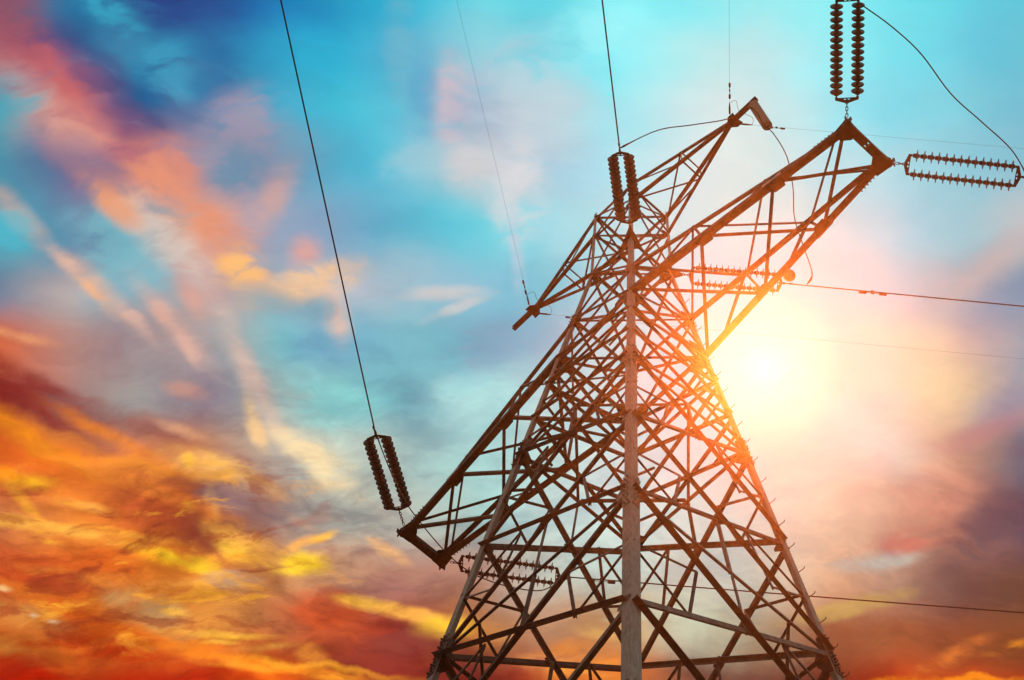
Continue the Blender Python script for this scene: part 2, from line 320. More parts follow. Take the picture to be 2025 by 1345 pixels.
# ------------------------------------------------------------------ mesh helpers
class MB:
    def __init__(s): s.v = []; s.f = []
    def add(s, vs, fs):
        o = len(s.v); s.v += [tuple(x) for x in vs]; s.f += [tuple(o+i for i in f) for f in fs]
    def prism(s, prof0, prof1):
        n = len(prof0)
        s.add(list(prof0)+list(prof1), [tuple(range(n))[::-1], tuple(range(n, 2*n))] + [(i, (i+1) % n, n+(i+1) % n, n+i) for i in range(n)])
    def angle(s, p0, p1, a, b, w, t, w2=None):
        """rolled L section from p0 to p1: heel on the line, flanges along unit vectors a and b"""
        p0, p1 = V(p0), V(p1); w2 = w2 or w
        pr = [(0, 0), (w, 0), (w, t), (t, t), (t, w2), (0, w2)]
        q = [a*x+b*y for x, y in pr]
        s.prism([p0+x for x in q], [p1+x for x in q])
    def box(s, c, ax, ay, az_, hx, hy, hz):
        c = V(c)
        vs = [c+ax*(hx*i)+ay*(hy*j)+az_*(hz*k) for k in (-1, 1) for j in (-1, 1) for i in (-1, 1)]
        s.add(vs, [(0, 2, 3, 1), (4, 5, 7, 6), (0, 1, 5, 4), (2, 6, 7, 3), (0, 4, 6, 2), (1, 3, 7, 5)])
    def plate(s, pts, n, t):
        """flat plate: polygon pts thickened by t along n"""
        pts = [V(p) for p in pts]; s.prism(pts, [p+n*t for p in pts])
    def tube(s, pts, r, n=8):
        pts = [V(p) for p in pts]; k = len(pts)
        tn = [(pts[min(i+1, k-1)]-pts[max(i-1, 0)]).normalized() for i in range(k)]
        x = tn[0].orthogonal().normalized(); vs = []
        for i, p in enumerate(pts):
            x = (x-tn[i]*x.dot(tn[i])).normalized(); y = tn[i].cross(x)
            rr = r[i] if isinstance(r, (list, tuple)) else r
            vs += [p+(x*math.cos(2*math.pi*j/n)+y*math.sin(2*math.pi*j/n))*rr for j in range(n)]
        fs = [(i*n+j, i*n+(j+1) % n, (i+1)*n+(j+1) % n, (i+1)*n+j) for i in range(k-1) for j in range(n)]
        fs += [tuple(range(n))[::-1], tuple(range((k-1)*n, k*n))]
        s.add(vs, fs)
    def lathe(s, o, d, prof, n=20):
        s.tube_prof(o, d, prof, n)
    def tube_prof(s, o, d, prof, n):
        o = V(o); d = V(d).normalized(); x = d.orthogonal().normalized(); y = d.cross(x); vs = []
        for h, r in prof:
            vs += [o+d*h+(x*math.cos(2*math.pi*j/n)+y*math.sin(2*math.pi*j/n))*r for j in range(n)]
        k = len(prof)
        fs = [(i*n+j, i*n+(j+1) % n, (i+1)*n+(j+1) % n, (i+1)*n+j) for i in range(k-1) for j in range(n)]
        fs += [tuple(range(n))[::-1], tuple(range((k-1)*n, k*n))]
        s.add(vs, fs)
    def obj(s, name, material, parent=None, smooth=False):
        me = bpy.data.meshes.new(name); me.from_pydata(s.v, [], s.f); me.update()
        bm = bmesh.new(); bm.from_mesh(me); bmesh.ops.recalc_face_normals(bm, faces=bm.faces); bm.to_mesh(me); bm.free()
        me.materials.append(material)
        if smooth:
            for p in me.polygons: p.use_smooth = True
            try: me.set_sharp_from_angle(angle=rad(40))
            except Exception: pass
        o = bpy.data.objects.new(name, me); COL.objects.link(o)
        if parent is not None: o.parent = parent
        return o
def empty(name, loc, label, cat, group=None):
    o = bpy.data.objects.new(name, None); COL.objects.link(o); o.location = loc; o.empty_display_size = .3
    o['label'] = label; o['category'] = cat
    if group: o['group'] = group
    return o
def tag(o, label, cat, group=None):
    o['label'] = label; o['category'] = cat
    if group: o['group'] = group
    return o
X, Y, Z = V((1, 0, 0)), V((0, 1, 0)), V((0, 0, 1))

# ------------------------------------------------------------------ ground
mb = MB()
mb.add([(-140, -140, 0), (140, -140, 0), (140, 140, 0), (-140, 140, 0)], [(0, 1, 2, 3)])
gm = mat('dry_grass_earth', (.04, .04, .022), .95, 0, (.022, .022, .012), None, .2, .8)
g = mb.obj('ground', gm); g['kind'] = 'structure'

# ------------------------------------------------------------------ the tower
TOWER = empty('lattice_transmission_tower', (0, 0, 0), 'tall steel lattice power pylon with three pairs of arms seen from below', 'pylon')
H = {'g': .35, 'a': 8.0, 'b': 15.2, 'c': 21.4, 'h0': 26.56, 'h1': 31.08, 'h2': 34.85, 'h3': 38.5, 'h4': 40.18, 'h5': 41.8,
     'B': 43.1, 'C': 45.15, 'M': 47.9, 'T2': 50.45, 'T1': 51.7}
def W(z): return max(6.0357-.109924*z, .735)
SG = {'N': (1, -1), 'L': (-1, -1), 'R': (1, 1), 'F': (-1, 1)}
def P(c, z, off=0): 
    w = W(z)-off
    return V((SG[c][0]*w, SG[c][1]*w, z))
FACES = (('L', 'N', V((0, -1, 0))), ('N', 'R', V((1, 0, 0))), ('F', 'L', V((-1, 0, 0))), ('R', 'F', V((0, 1, 0))))   # left, right (from outside), outward normal
def legw(z):
    return .215 if z < 31 else .175 if z < 38.5 else .145 if z < 45 else .115 if z < 47.9 else .085
LEGS = {}
ZS = [.0, 31.3, 38.7, 45.2, 47.9, 51.95]
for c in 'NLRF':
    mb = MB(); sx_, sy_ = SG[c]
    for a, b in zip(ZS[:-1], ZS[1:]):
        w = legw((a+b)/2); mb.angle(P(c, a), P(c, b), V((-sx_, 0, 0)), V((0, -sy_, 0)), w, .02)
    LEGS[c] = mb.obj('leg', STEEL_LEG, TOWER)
    # bolted splice plates on the two outer flanges
    for zc, hl in ((22.2, .65), (30.95, .62), (38.45, .55), (45.0, .35)):
        mb = MB(); w = legw(zc-.4)
        for ax, nn in ((V((-sx_, 0, 0)), V((0, sy_, 0))), (V((0, -sy_, 0)), V((sx_, 0, 0)))):
            p0, p1 = P(c, zc-hl)+nn*.004, P(c, zc+hl)+nn*.004
            q0, q1 = p0+ax*(w*.06), p1+ax*(w*.06)
            mb.plate([q0, q0+ax*(w*.88), q1+ax*(w*.88), q1], nn, .016)
            up = (p1-p0).normalized()
            for k in range(9):
                for e in (.3, .68):
                    pb = p0.lerp(p1, (k+.6)/9.2)+ax*(w*e+(.02 if k % 2 else -.015))+nn*.016
                    mb.tube_prof(pb, nn, [(0, .024), (.026, .024), (.027, .014), (.05, .014)], 6)
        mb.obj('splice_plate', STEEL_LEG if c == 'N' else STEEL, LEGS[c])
# climbing pegs up the right-hand leg
z = 20.0; k = 0
while z < 46.5:
    p = P('R', z); mb = MB()
    d = V((1, 0, 0)) if k % 2 == 0 else V((0, 1, 0))
    d = V((1, .06, 0)).normalized()
    q = p + V((-.03, -.03, 0))
    mb.tube([q, q+d*.17, q+d*.185+Z*.012, q+d*.19+Z*.05], .0095, 6)
    mb.obj('step_bolt', STEEL, LEGS['R']); z += .86 if z < 38 else .8; k += 1

bolts_small = []
def member(name, p0, p1, n, w, t, layer, parent=TOWER, material=STEEL, flip=False, trim=0.0, mb=None):
    """angle bar lying in a face with outward normal n, 'layer' metres inside it"""
    p0, p1 = V(p0), V(p1); ax = (p1-p0).normalized()
    p0 = p0+ax*trim; p1 = p1-ax*trim
    n = (n-ax*n.dot(ax)).normalized()
    s = ax.cross(n).normalized()
    out = flip                       # standing flange: outward along the lower edge, or inward along the upper one
    if (s.z < 0) == out: s = -s
    o = -n*layer - s*(w*.5)
    own = mb is None
    if own and material is STEEL and not flip and random.random() < .45: material = STEEL_LIT  # dealt out at random, only to bars that show the lit outer flange
    mb = mb or MB()
    mb.angle(p0+o, p1+o, s, n if out else -n, w, t)
    if own: return mb.obj(name, material, parent)
def face_pts(f, za, zb):
    a, b, n = f
    na = V((n.x, n.y, .11)).normalized() if za < 47 else n
    return P(a, za), P(b, za), P(a, zb), P(b, zb), na
def lp(a, b, t): return a+(b-a)*t
lat = MB()            # lattice of the lowest panels, which stays out of the picture
PAN = [('g', 'a'), ('a', 'b'), ('b', 'c'), ('c', 'h0'), ('h0', 'h1'), ('h1', 'h2'), ('h2', 'h3'), ('h3', 'h4'), ('h4', 'h5'), ('h5', 'B'), ('B', 'C'), ('C', 'M'), ('M', 'T2'), ('T2', 'T1')]
for pi, (ka, kb) in enumerate(PAN):
    za, zb = H[ka], H[kb]
    low = pi < 3; big = pi < 7
    wd_ = .122 if pi < 5 else .098 if pi < 7 else .074 if pi < 10 else .056 if pi < 12 else .046
    for f in FACES:
        A0, B0, A1, B1, n = face_pts(f, za, zb)
        r_ = lat if low else None
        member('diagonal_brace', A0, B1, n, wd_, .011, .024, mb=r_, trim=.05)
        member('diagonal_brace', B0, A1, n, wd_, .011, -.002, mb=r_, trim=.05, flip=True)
        if ka in ('a', 'c', 'h1', 'h3', 'h5', 'B', 'C', 'M', 'T2') or kb == 'T1':
            ws = .064 if ka not in ('B', 'M', 'T2') else .085
            if ka == 'T2': ws = .06
            member('horizontal_brace', A0, B0, n, ws, .008, .045, mb=r_, trim=.04)
        if kb == 'T1':
            member('horizontal_brace', A1, B1, n, .07, .008, .03, trim=.02)
        if big:
            zm = (za+zb)/2
            Am, Bm = P(f[0], zm), P(f[1], zm)
            # where the two diagonals of this panel cross
            wa, wb = W(za), W(zb); tc = wa/(wa+wb)
            for m_, lo, hi, lo2, hi2 in ((Am, A0, B1, A1, B0), (Bm, B0, A1, B1, A0)):
                q1 = lp(lo, hi, .27); q2 = lp(lo2, hi2, .27)
                member('redundant_brace', m_, q1, n, .045, .006, .05, mb=r_)
                member('redundant_brace', m_, q2, n, .045, .006, .062, mb=r_)
                member('redundant_brace', q1, q2, n, .048, .007, .074, mb=r_)
            cr_ = lp(A0, B1, tc)
            if ka == 'h1' or ka == 'h3' or ka == 'c': member('hanger_bar', cr_, (A0+B0)/2, n, .06, .007, .06, mb=r_)
            elif kb in ('h1', 'h3'): member('hanger_bar', cr_, (A1+B1)/2, n, .06, .007, .06, mb=r_)
        elif pi in (7, 8, 9):
            member('short_strut', P(f[0], (za+zb)/2), lp(A0, B1, .27), n, .05, .006, .05)
            member('short_strut', P(f[1], (za+zb)/2), lp(B0, A1, .27), n, .05, .006, .05)
lo_ = lat.obj('lower_lattice', STEEL, TOWER); lo_['kind'] = 'stuff'
# plan bracing inside the body
def dia(p0, p1, w=.06): member('plan_brace', p0, p1, V((0, 0, -1)), w, .007, .0, trim=.06)
for k in ('c', 'h3'):
    z = H[k]; w = W(z)-.06
    mid = [V((0, -w, z)), V((w, 0, z)), V((0, w, z)), V((-w, 0, z))]
    for i in range(4): dia(mid[i], mid[(i+1) % 4], .065)
for k in ('h1',):
    z = H[k]; w = W(z)-.06
    for sgn in ((1, 1), (-1, -1)):
        dia(V((sgn[0]*w, sgn[1]*w*.58, z)), V((sgn[0]*w*.58, sgn[1]*w, z)), .06)
for k in ('B', 'C', 'M', 'T2', 'T1'):
    z = H[k]; dia(P('L', z, .03), P('R', z, .03), .07 if k in ('B', 'T1') else .05)
    if k in ('B', 'M'): dia(P('N', z-.03, .03), P('F', z-.03, .03), .05)
# gusset plates on the legs
def leg_gusset(c, z, size, faces=None, h=None):
    h = h or size
    for f in FACES:
        if c not in f[:2]: continue
        o = f[1] if f[0] == c else f[0]
        p = P(c, z); d = (P(o, z)-p).normalized(); n = f[2]
        up = (P(c, z+1)-P(c, z-1)).normalized()
        mb = MB(); b0 = p - n*.03
        mb.plate([b0-up*h*.62+d*.015, b0-up*h*.45+d*size*.6, b0-up*h*.08+d*size, b0+up*h*.22+d*size, b0+up*h*.5+d*size*.6, b0+up*h*.62+d*.015], n, -.012)
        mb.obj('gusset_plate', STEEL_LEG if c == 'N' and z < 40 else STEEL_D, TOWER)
for c in 'NLRF':
    leg_gusset(c, 31.05, .40, h=.75); leg_gusset(c, 38.5, .36, h=.62); leg_gusset(c, 43.1, .58, h=.72)
    leg_gusset(c, 45.15, .34); leg_gusset(c, 26.56, .34); leg_gusset(c, 34.85, .30); leg_gusset(c, 50.45, .22); leg_gusset(c, 51.6, .22)
    leg_gusset(c, 47.9, .34)
# small plates where the diagonals meet the rear faces' middle
for f in FACES:
    for (ka, kb) in (('h1', 'h2'), ('h2', 'h3')):
        za, zb = H[ka], H[kb]; wa, wb = W(za), W(zb); tc = wa/(wa+wb)
        c_ = lp(P(f[0], za), P(f[1], zb), tc); n = f[2]; u = (P(f[1], za)-P(f[0], za)).normalized()
        mb = MB(); mb.plate([c_+u*.16-Z*.02-n*.012, c_+Z*.2-n*.012, c_-u*.16-Z*.02-n*.012, c_-Z*.2-n*.012], n, -.010)
        mb.obj('gusset_plate', STEEL_D, TOWER)

# ------------------------------------------------------------------ conductor cross arms
LA, TA, ZB, ZC = 7.65, .62, 43.1, 45.15
def cross_arm(sx_):
    n_, r_ = P('N', ZB), P('R', ZB); nc, rc = P('N', ZC), P('R', ZC)
    mir = lambda p: V((p.x*sx_, p.y, p.z))
    a_, b_ = V((LA, -TA, ZB)), V((LA, TA, ZB))
    root = MB()
    # end beam: two channels back to back, with spacers and bolt holes left open
    for k0, k1 in ((-TA, -.05), (.05, TA)):
        root.box(mir(V((LA, (k0+k1)/2, ZB))), X, Y, Z, .105, (k1-k0)/2, .07)
    for q in (-.088, 0, .088): root.box(mir(V((LA+q, 0, ZB))), X, Y, Z, .0235 if q == 0 else .017, .05, .07)
    arm = root.obj('cross_arm', STEEL_D, TOWER)
    # tip gussets, top and bottom
    for sy_ in (-1, 1):
        for dz in (-.1, .088):
            pts = [(LA-.34, sy_*(TA+.09)), (LA-.33, sy_*(TA-.10)), (LA-.14, sy_*(TA-.26)), (LA+.10, sy_*(TA-.24)), (LA+.11, sy_*(TA-.02)), (LA+.14, sy_*(TA+.06)), (LA+.07, sy_*(TA+.15)), (LA-.04, sy_*(TA+.13))]
            mb = MB(); mb.plate([mir(V((x, y, ZB+dz))) for x, y in pts], Z, .012)
            mb.obj('tip_plate', STEEL_D, arm)
        mb = MB()                                             # vertical hitch plate for the strings
        mb.box(mir(V((LA+.06, sy_*(TA+.1), ZB))), X, Y, Z, .14, .012, .087)
        mb.box(mir(V((LA+.1, sy_*(TA+.16), ZB))), X, Y, Z, .012, .05, .087)
        mb.obj('hitch_plate', FITTING, arm)
    def chord(p0, p1, w, t, a, b):
        mb = MB(); mb.angle(mir(p0), mir(p1), V((a.x*sx_, a.y, a.z)), b, w, t); mb.obj('chord', STEEL, arm)
    chord(n_+V((-.05, -.02, 0)), a_+V((-.05, -.05, 0)), .17, .016, Y, Z)
    chord(r_+V((-.05, .02, 0)), b_+V((-.05, .05, 0)), .17, .016, -Y, Z)
    at, bt = V((LA-.25, -TA, ZB+.16)), V((LA-.25, TA, ZB+.16))
    chord(nc+V((-.03, 0, 0)), at, .11, .012, Y, -Z)
    chord(rc+V((-.03, 0, 0)), bt, .11, .012, -Y, -Z)
    def lace(p0, p1, w, n, layer=.0):
        member('lacing_bar', mir(p0), mir(p1), V((n.x*sx_, n.y, n.z)), w, .007, layer, parent=arm)
    T = (0.0, .335, .667, .985)
    f = [lp(n_, a_, t) for t in T]; b = [lp(r_, b_, t) for t in T]
    tf = [lp(nc, at, t) for t in (0, .315, .66, .985)]; tb = [lp(rc, bt, t) for t in (0, .315, .66, .985)]
    dn = V((0, 0, -1))
    for i in range(3):
        lace(f[i], b[i+1], .085 if i < 2 else .085, dn, .03); lace(b[i], f[i+1], .085, dn, .055)
        lace(tf[i], tb[i+1], .055, Z, .03); lace(tb[i], tf[i+1], .055, Z, .05)
    for bot, top, n in ((f, tf, V((0, -1, 0))), (b, tb, V((0, 1, 0)))):
        for i in (1, 2):
            lace(bot[i], top[i], .06, n, .0)
        lace(top[2], lp(bot[1], bot[2], .42), .06, n, .02); lace(top[1], lp(bot[0], bot[1], .3), .06, n, .02)
        for i in (1, 2):
            sgn = 1 if bot is f else -1
            c_ = bot[i]; d_ = (bot[2]-bot[1]).normalized()
            mb = MB(); mb.plate([mir(c_-d_*.26+V((0, 0, -.006))), mir(c_+d_*.26+V((0, 0, -.006))), mir(c_+d_*.16+V((0, sgn*.22, -.006))), mir(c_-d_*.12+V((0, sgn*.22, -.006)))], Z, -.012)
            mb.obj('node_plate', STEEL_D, arm)
        # bright splice cover on the outer node
        mb = MB(); sgn = 1 if bot is f else -1
        c_ = bot[2]; d_ = (bot[2]-bot[1]).normalized()
        p0 = c_-d_*.27+V((0, -sgn*.055, .02)); p1 = c_+d_*.27+V((0, -sgn*.055, .02))
        mb.plate([mir(p0), mir(p1), mir(p1+Z*.11), mir(p0+Z*.11)], V((0, -sgn, 0)), .012)
        mb.obj('splice_plate', BRIGHT, arm)
        # bolt rows by the tip
        mb = MB()
        for k in range(6):
            q = lp(bot[2], bot[3], .62+.05*k)+V((0, -sgn*.05, .06))
            mb.tube_prof(mir(q), V((0, -sgn, 0)), [(0, .016), (.05, .016)], 6)
        mb.obj('bolt_row', STEEL, arm)
cross_arm(1); cross_arm(-1)

# ------------------------------------------------------------------ earth wire arms on the peak
LP_, ZP = 4.02, 51.7
def peak_arm(sx_):
    mir = lambda p: V((p.x*sx_, p.y, p.z))
    tip = V((LP_, 0, ZP))
    mb = MB()
    mb.box(mir(V((LP_+.36, 0, ZP))), X, Y, Z, .52, .012, .06)       # channel that carries the string beyond the tip
    mb.box(mir(V((LP_+.36, 0, ZP+.066))), X, Y, Z, .52, .065, .006)
    mb.box(mir(V((LP_+.36, 0, ZP-.066))), X, Y, Z, .52, .065, .006)
    arm = mb.obj('peak_arm', STEEL_D, TOWER)
    mb = MB(); pts = [(LP_-.2, -.05), (LP_-.03, -.2), (LP_+.16, -.2), (LP_+.12, 0), (LP_+.16, .2), (LP_-.03, .2), (LP_-.2, .05)]
    mb.plate([mir(V((x, y, ZP-.076))) for x, y in pts], Z, -.012); mb.obj('tip_plate', STEEL_D, arm)
    c0 = {'nt': P('N', ZP), 'rt': P('R', ZP), 'nb': P('N', 50.45), 'rb': P('R', 50.45)}
    e = tip+V((-.02, 0, 0)); E_ = {}
    for k, p in c0.items():
        s_ = 1 if k[0] == 'n' else -1
        end = e+V((0, -s_*.05, .03 if k[1] == 't' else -.05)); E_[k] = end
        mb = MB(); mb.angle(mir(p), mir(end), V((0, s_, 0)), V((0, 0, -1 if k[1] == 't' else 1)), .095, .01); mb.obj('chord', STEEL, arm)
    def lace(p0, p1, w, n): member('lacing_bar', mir(p0), mir(p1), V((n.x*sx_, n.y, n.z)), w, .006, .01, parent=arm)
    q = {k: lp(c0[k], E_[k], .5) for k in c0}
    lace(q['nt'], q['rt'], .045, Z); lace(q['nb'], q['rb'], .05, -Z); lace(q['nt'], q['nb'], .04, -Y); lace(q['rt'], q['rb'], .04, Y)
    lace(c0['nb'], q['rb'], .05, -Z); lace(c0['rt'], q['nt'], .05, Z); lace(c0['nt'], lp(c0['nb'], E_['nb'], .45), .04, -Y); lace(c0['rt'], lp(c0['rb'], E_['rb'], .45), .04, Y)
peak_arm(1); peak_arm(-1)

# ------------------------------------------------------------------ insulator strings
def link(mb, o, d, side, L=.11, w=.026, r=.009):
    """one oval chain link"""
    o = V(o); pts = []
    for k in range(17):
        a = 2*math.pi*k/16
        cx = math.cos(a); sy = math.sin(a)
        pts.append(o+d*(L/2+cx*w+(L/2-w)*(1 if cx > 0 else -1 if cx < 0 else 0))+side*(sy*w))
    mb.tube(pts, r, 6)
DISC = [(0, .04), (.01, .052), (.036, .056), (.044, .066), (.056, .104), (.070, .132), (.084, .144), (.096, .145), (.106, .136), (.112, .115), (.108, .100), (.118, .092), (.116, .075), (.126, .068), (.130, .045), (.150, .036)]
FIN = [(0, .034), (.012, .048), (.055, .052), (.070, .056), (.078, .090), (.084, .125), (.090, .141), (.096, .141), (.100, .125), (.104, .090), (.110, .058), (.126, .048), (.150, .034)]
DISC_ME = {}
def disc_obj(o, d, parent, sp, prof):
    key = (round(sp, 3), len(prof))
    if key not in DISC_ME:
        k = sp/.16
        mb = MB(); mb.tube_prof((0, 0, 0), Z, [(h*k, r) for h, r in prof], 24)
        ob = mb.obj('disc', GLASS if prof is DISC else GLASS_F, parent, smooth=True)
        ob.data.materials.append(CAPM)
        for p in ob.data.polygons:
            if max(math.hypot(ob.data.vertices[i].co.x, ob.data.vertices[i].co.y) for i in p.vertices) < .064: p.material_index = 1
        DISC_ME[key] = ob.data
    else:
        ob = bpy.data.objects.new('disc', DISC_ME[key]); COL.objects.link(ob); ob.parent = parent
    ob.matrix_local = Matrix.Translation(o) @ d.to_track_quat('Z', 'Y').to_matrix().to_4x4()
def string_pair(S0, E0, label, chain, spread, sp, prof=DISC, nd_=14):
    """double tension set from the hitch point S0 to the outer yoke tip E0"""
    S0, E0 = V(S0), V(E0); d = (E0-S0).normalized(); L = (E0-S0).length
    side = Z.cross(d).normalized(); up = d.cross(side)
    root = empty('insulator_set', S0, label, 'insulator set', 'double insulator strings of the tower')
    # chain
    mb = MB(); x = -.03; k = 0
    while x < chain-.02:
        link(mb, d*x, d, side if k % 2 == 0 else up); x += .085; k += 1
    mb.obj('chain', FITTING, root, smooth=True)
    def yoke(x0, x1):     # triangular plate, apex at x0, base at x1, with open lightening holes between its bars
        mb = MB(); dd = 1 if x1 > x0 else -1; h = abs(x1-x0)
        t = .016
        def pl(q): mb.plate([d*(x0+dd*a)+side*b-up*t/2 for a, b in q], up, t)
        sp_ = spread/2
        pl([(-.02, -.035), (-.02, .035), (h*.55, .03), (h*.55, -.03)])
        for s_ in (-1, 1):
            pl([(-.02, s_*.035), (h*.52, s_*(sp_+.03)), (h*1.25, s_*(sp_+.03)), (h*1.25, s_*(sp_-.025)), (h, s_*(sp_-.03)), (h, s_*.07), (h*.55, s_*.07), (h*.55, s_*.03)])
        pl([(h*.8, -.07), (h, -.07), (h, .07), (h*.8, .07)])
        pl([(h*.55, -.018), (h*.55, .018), (h*.8, .018), (h*.8, -.018)])
        return mb.obj('yoke_plate', FITTING, root)
    yoke(chain, chain+.11); yoke(L-.02, L-.13)
    x0 = chain+.13; x1 = L-.15; body = x1-x0
    n = int(round((body-.1)/sp)); n = nd_
    first = x0 + (body-n*sp)*.75
    for s_ in (-1, 1):
        b0 = side*(s_*spread/2)
        mb = MB(); mb.tube([b0+d*x0, b0+d*(x1+.03)], .0125, 8)
        mb.tube_prof(b0+d*(x0+.03), d, [(0, .012), (.005, .03), (.018, .03), (.023, .012)], 8)
        st = mb.obj('insulator_string', FITTING, root, smooth=True)
        for k in range(n): disc_obj(b0+d*(first+k*sp), d, st, sp, prof)
    # dead-end clamp
    mb = MB(); mb.tube_prof(d*(L-.02), d, [(0, .016), (.05, .03), (.08, .03), (.1, .018), (.2, .018), (.22, .028), (.26, .028), (.3, .016)], 8)
    mb.obj('dead_end_clamp', FITTING, root, smooth=True)
    return root, d
EA, EC, EB = V((9.761, -2.95, 42.847)), V((-5.763, -3.195, 42.635)), V((9.581, 2.978, 42.806))
ED, EM, EM2 = V((-5.686, 2.987, 42.804)), V((2.433, -2.78, 47.354)), V((2.657, 2.93, 47.624))
SA, SB, SC, SD, SM, SM2 = V((7.8, -.82, 43.1)), V((7.804, .817, 43.1)), V((-7.5, -.82, 43.1)), V((-7.496, .817, 43.1)), V((.927, -.958, 47.9)), V((.92, .963, 47.9))
string_pair(SA, EA, 'dark twin insulator strings running up out of the frame above the right arm tip', .36, .47, .158)
string_pair(SB, EB, 'twin insulator strings stretched out to the right edge from the right arm tip', .2, .46, .165, FIN)
string_pair(SC, EC, 'black twin insulator strings hanging off the outer left arm tip at sky', .50, .45, .162)
string_pair(SD, ED, 'twin insulator strings seen through the left lattice, behind the left leg', .2, .46, .165, FIN)
string_pair(SM, EM, 'brown twin insulator strings in front of the tower peak', .16, .40, .143)
string_pair(SM2, EM2, 'glowing orange twin insulator strings behind the right arm near the sun', .2, .46, .152, FIN)
# hitch plates on the body for the middle phase
for c, S1, S_ in (('N', SM, V((1, -1, 0))), ('R', SM2, V((1, 1, 0)))):
    p = P(c, 47.9); o_ = S_.normalized(); s_ = Z.cross(o_)
    mb = MB(); mb.plate([p-o_*.35-s_*.30, p-o_*.05-s_*.17, S1+o_*.03-s_*.03, S1+o_*.03+s_*.03, p-o_*.05+s_*.17, p-o_*.35+s_*.30], Z, -.016)
    mb.obj('hitch_plate', STEEL_D, TOWER)

# single suspended strings that hold the jumper
def post_string(S0, d, n, sp, label, shank):
    root = empty('jumper_insulator', S0, label, 'insulator')
    d = V(d).normalized()
    mb = MB(); mb.tube([V((0, 0, 0)), d*shank], .014, 8); mb.tube_prof(d*(shank*.3), d, [(0, .015), (.01, .035), (.04, .035), (.05, .015)], 8)
    mb.tube([d*(shank+n*sp), d*(shank+n*sp+.16)], .016, 8); mb.obj('fitting', FITTING, root, smooth=True)
    prof = [(0, .05), (.018, .055), (.024, .10), (.032, .137), (.038, .141), (.044, .137), (.050, .10), (.054, .06), (.07, .05)]
    me = None
    for k in range(n):
        o = d*(shank+k*sp)
        if me is None:
            mb = MB(); mb.tube_prof((0, 0, 0), Z, [(h*sp/.07, r) for h, r in prof], 28); ob = mb.obj('shed', POLY, root, smooth=True); me = ob.data
        else:
            ob = bpy.data.objects.new('shed', me); COL.objects.link(ob); ob.parent = root
        ob.matrix_local = Matrix.Translation(o) @ d.to_track_quat('Z', 'Y').to_matrix().to_4x4()
    return root
post_string((4.74, 0, 51.62), V((.12, .10, -1)), 14, .128, 'grey ribbed insulator hanging from the tip of the upper right arm', .08)
zB_ = lp(P('R', ZB), V((LA, TA, ZB)), .455)
post_string(zB_+V((0, .1, -.1)), (CAM-zB_), 10, .11, 'round ribbed insulator seen end on under the right arm, close to the sun', .08)

# ------------------------------------------------------------------ cables
def ray(x, y): return (FW+RT*((x-PW/2)/FPX)-UP*((y-PH/2)/FPX)).normalized()
def span(name, p0, az, slope, L, sag, r, label, cat, group, start=0.0):
    p0 = V(p0); d = V((math.cos(rad(az)), math.sin(rad(az)), 0)); mb = MB(); n = 40
    pts = []
    for i in range(n+1):
        s = start+(L-start)*i/n
        pts.append(p0+d*s+Z*(slope*s+sag*s*s))
    mb.tube(pts, r, 8); return tag(mb.obj(name, CABLE, None, smooth=True), label, cat, group)
def sl_(el): return math.tan(rad(el))
CG, EG = 'line conductors', 'thin earth wires'
span('conductor', EC+V((0, 0, 0)), -50.8, sl_(-4.3), 120, .0003, .019, 'black power line rising from the left arm insulators to the top edge', 'power line', CG, .2)
span('conductor', EM, -50.2, sl_(-4.1), 120, .0003, .019, 'black power line rising from the insulators in front of the peak', 'power line', CG, .2)
span('conductor', EA, -51.0, sl_(-4), 120, .0003, .017, 'power line leaving the right arm strings above the top edge', 'power line', CG, .2)
span('conductor', EB, 50.6, sl_(-3), 120, .0003, .017, 'power line leaving the right arm strings at the right edge', 'power line', CG, .2)
span('conductor', ED, 48.7, sl_(-3.1), 120, .0003, .017, 'power line crossing behind the tower legs, low to the right edge', 'power line', CG, .2)
span('conductor', EM2, 50.6, sl_(-3.1), 120, .0003, .017, 'power line running right from the orange strings by the sun', 'power line', CG, .2)
PT, QT = V((4.02, 0, 51.7)), V((-4.02, 0, 51.7))
span('earth_wire', PT+V((.05, -.2, 0)), -46.0, sl_(-3.1), 120, .0003, .0027, 'hair thin wire rising from the upper right arm to the top edge', 'earth wire', EG)
span('earth_wire', PT+V((.05, .2, 0)), 50.4, sl_(-3.1), 120, .0003, .0027, 'hair thin wire passing the hanging ribbed insulator to the right edge', 'earth wire', EG)
span('earth_wire', QT+V((0, -.2, 0)), -54.6, sl_(-3.1), 120, .0003, .0027, 'hair thin wire rising from the short upper left arm', 'earth wire', EG)
span('earth_wire', QT+V((0, .2, 0)), 50.4, sl_(-3.1), 120, .0003, .0027, 'hair thin wire from the upper left arm passing behind the tower', 'earth wire', EG)

def smooth_path(pts, n=6):
    pts = [V(p) for p in pts]; out = []
    for i in range(len(pts)-1):
        p0, p1, p2, p3 = pts[max(i-1, 0)], pts[i], pts[i+1], pts[min(i+2, len(pts)-1)]
        for k in range(n):
            t = k/n
            out.append(.5*((2*p1)+(p2-p0)*t+(2*p0-5*p1+4*p2-p3)*t*t+(3*p1-p0-3*p2+p3)*t*t*t))
    return out+[pts[-1]]
def jumper(pts, label, lug0=True, lug1=True):
    pts = smooth_path(pts); mb = MB(); r = []
    L = [0]
    for a, b in zip(pts[:-1], pts[1:]): L.append(L[-1]+(b-a).length)
    for s in L:
        q = .0145
        for fl, dd in ((lug0, s), (lug1, L[-1]-s)):
            if fl and .05 < dd < .42: q = .03 if .08 < dd < .22 else .02
        r.append(q)
    mb.tube(pts, r, 8)
    return tag(mb.obj('jumper_cable', CABLE, None, smooth=True), label, 'jumper cable', 'jumper cables looping between the strings')
def at(px, dist): return CAM+ray(*px)*dist
dA, dB = (EA-CAM).length, (EB-CAM).length
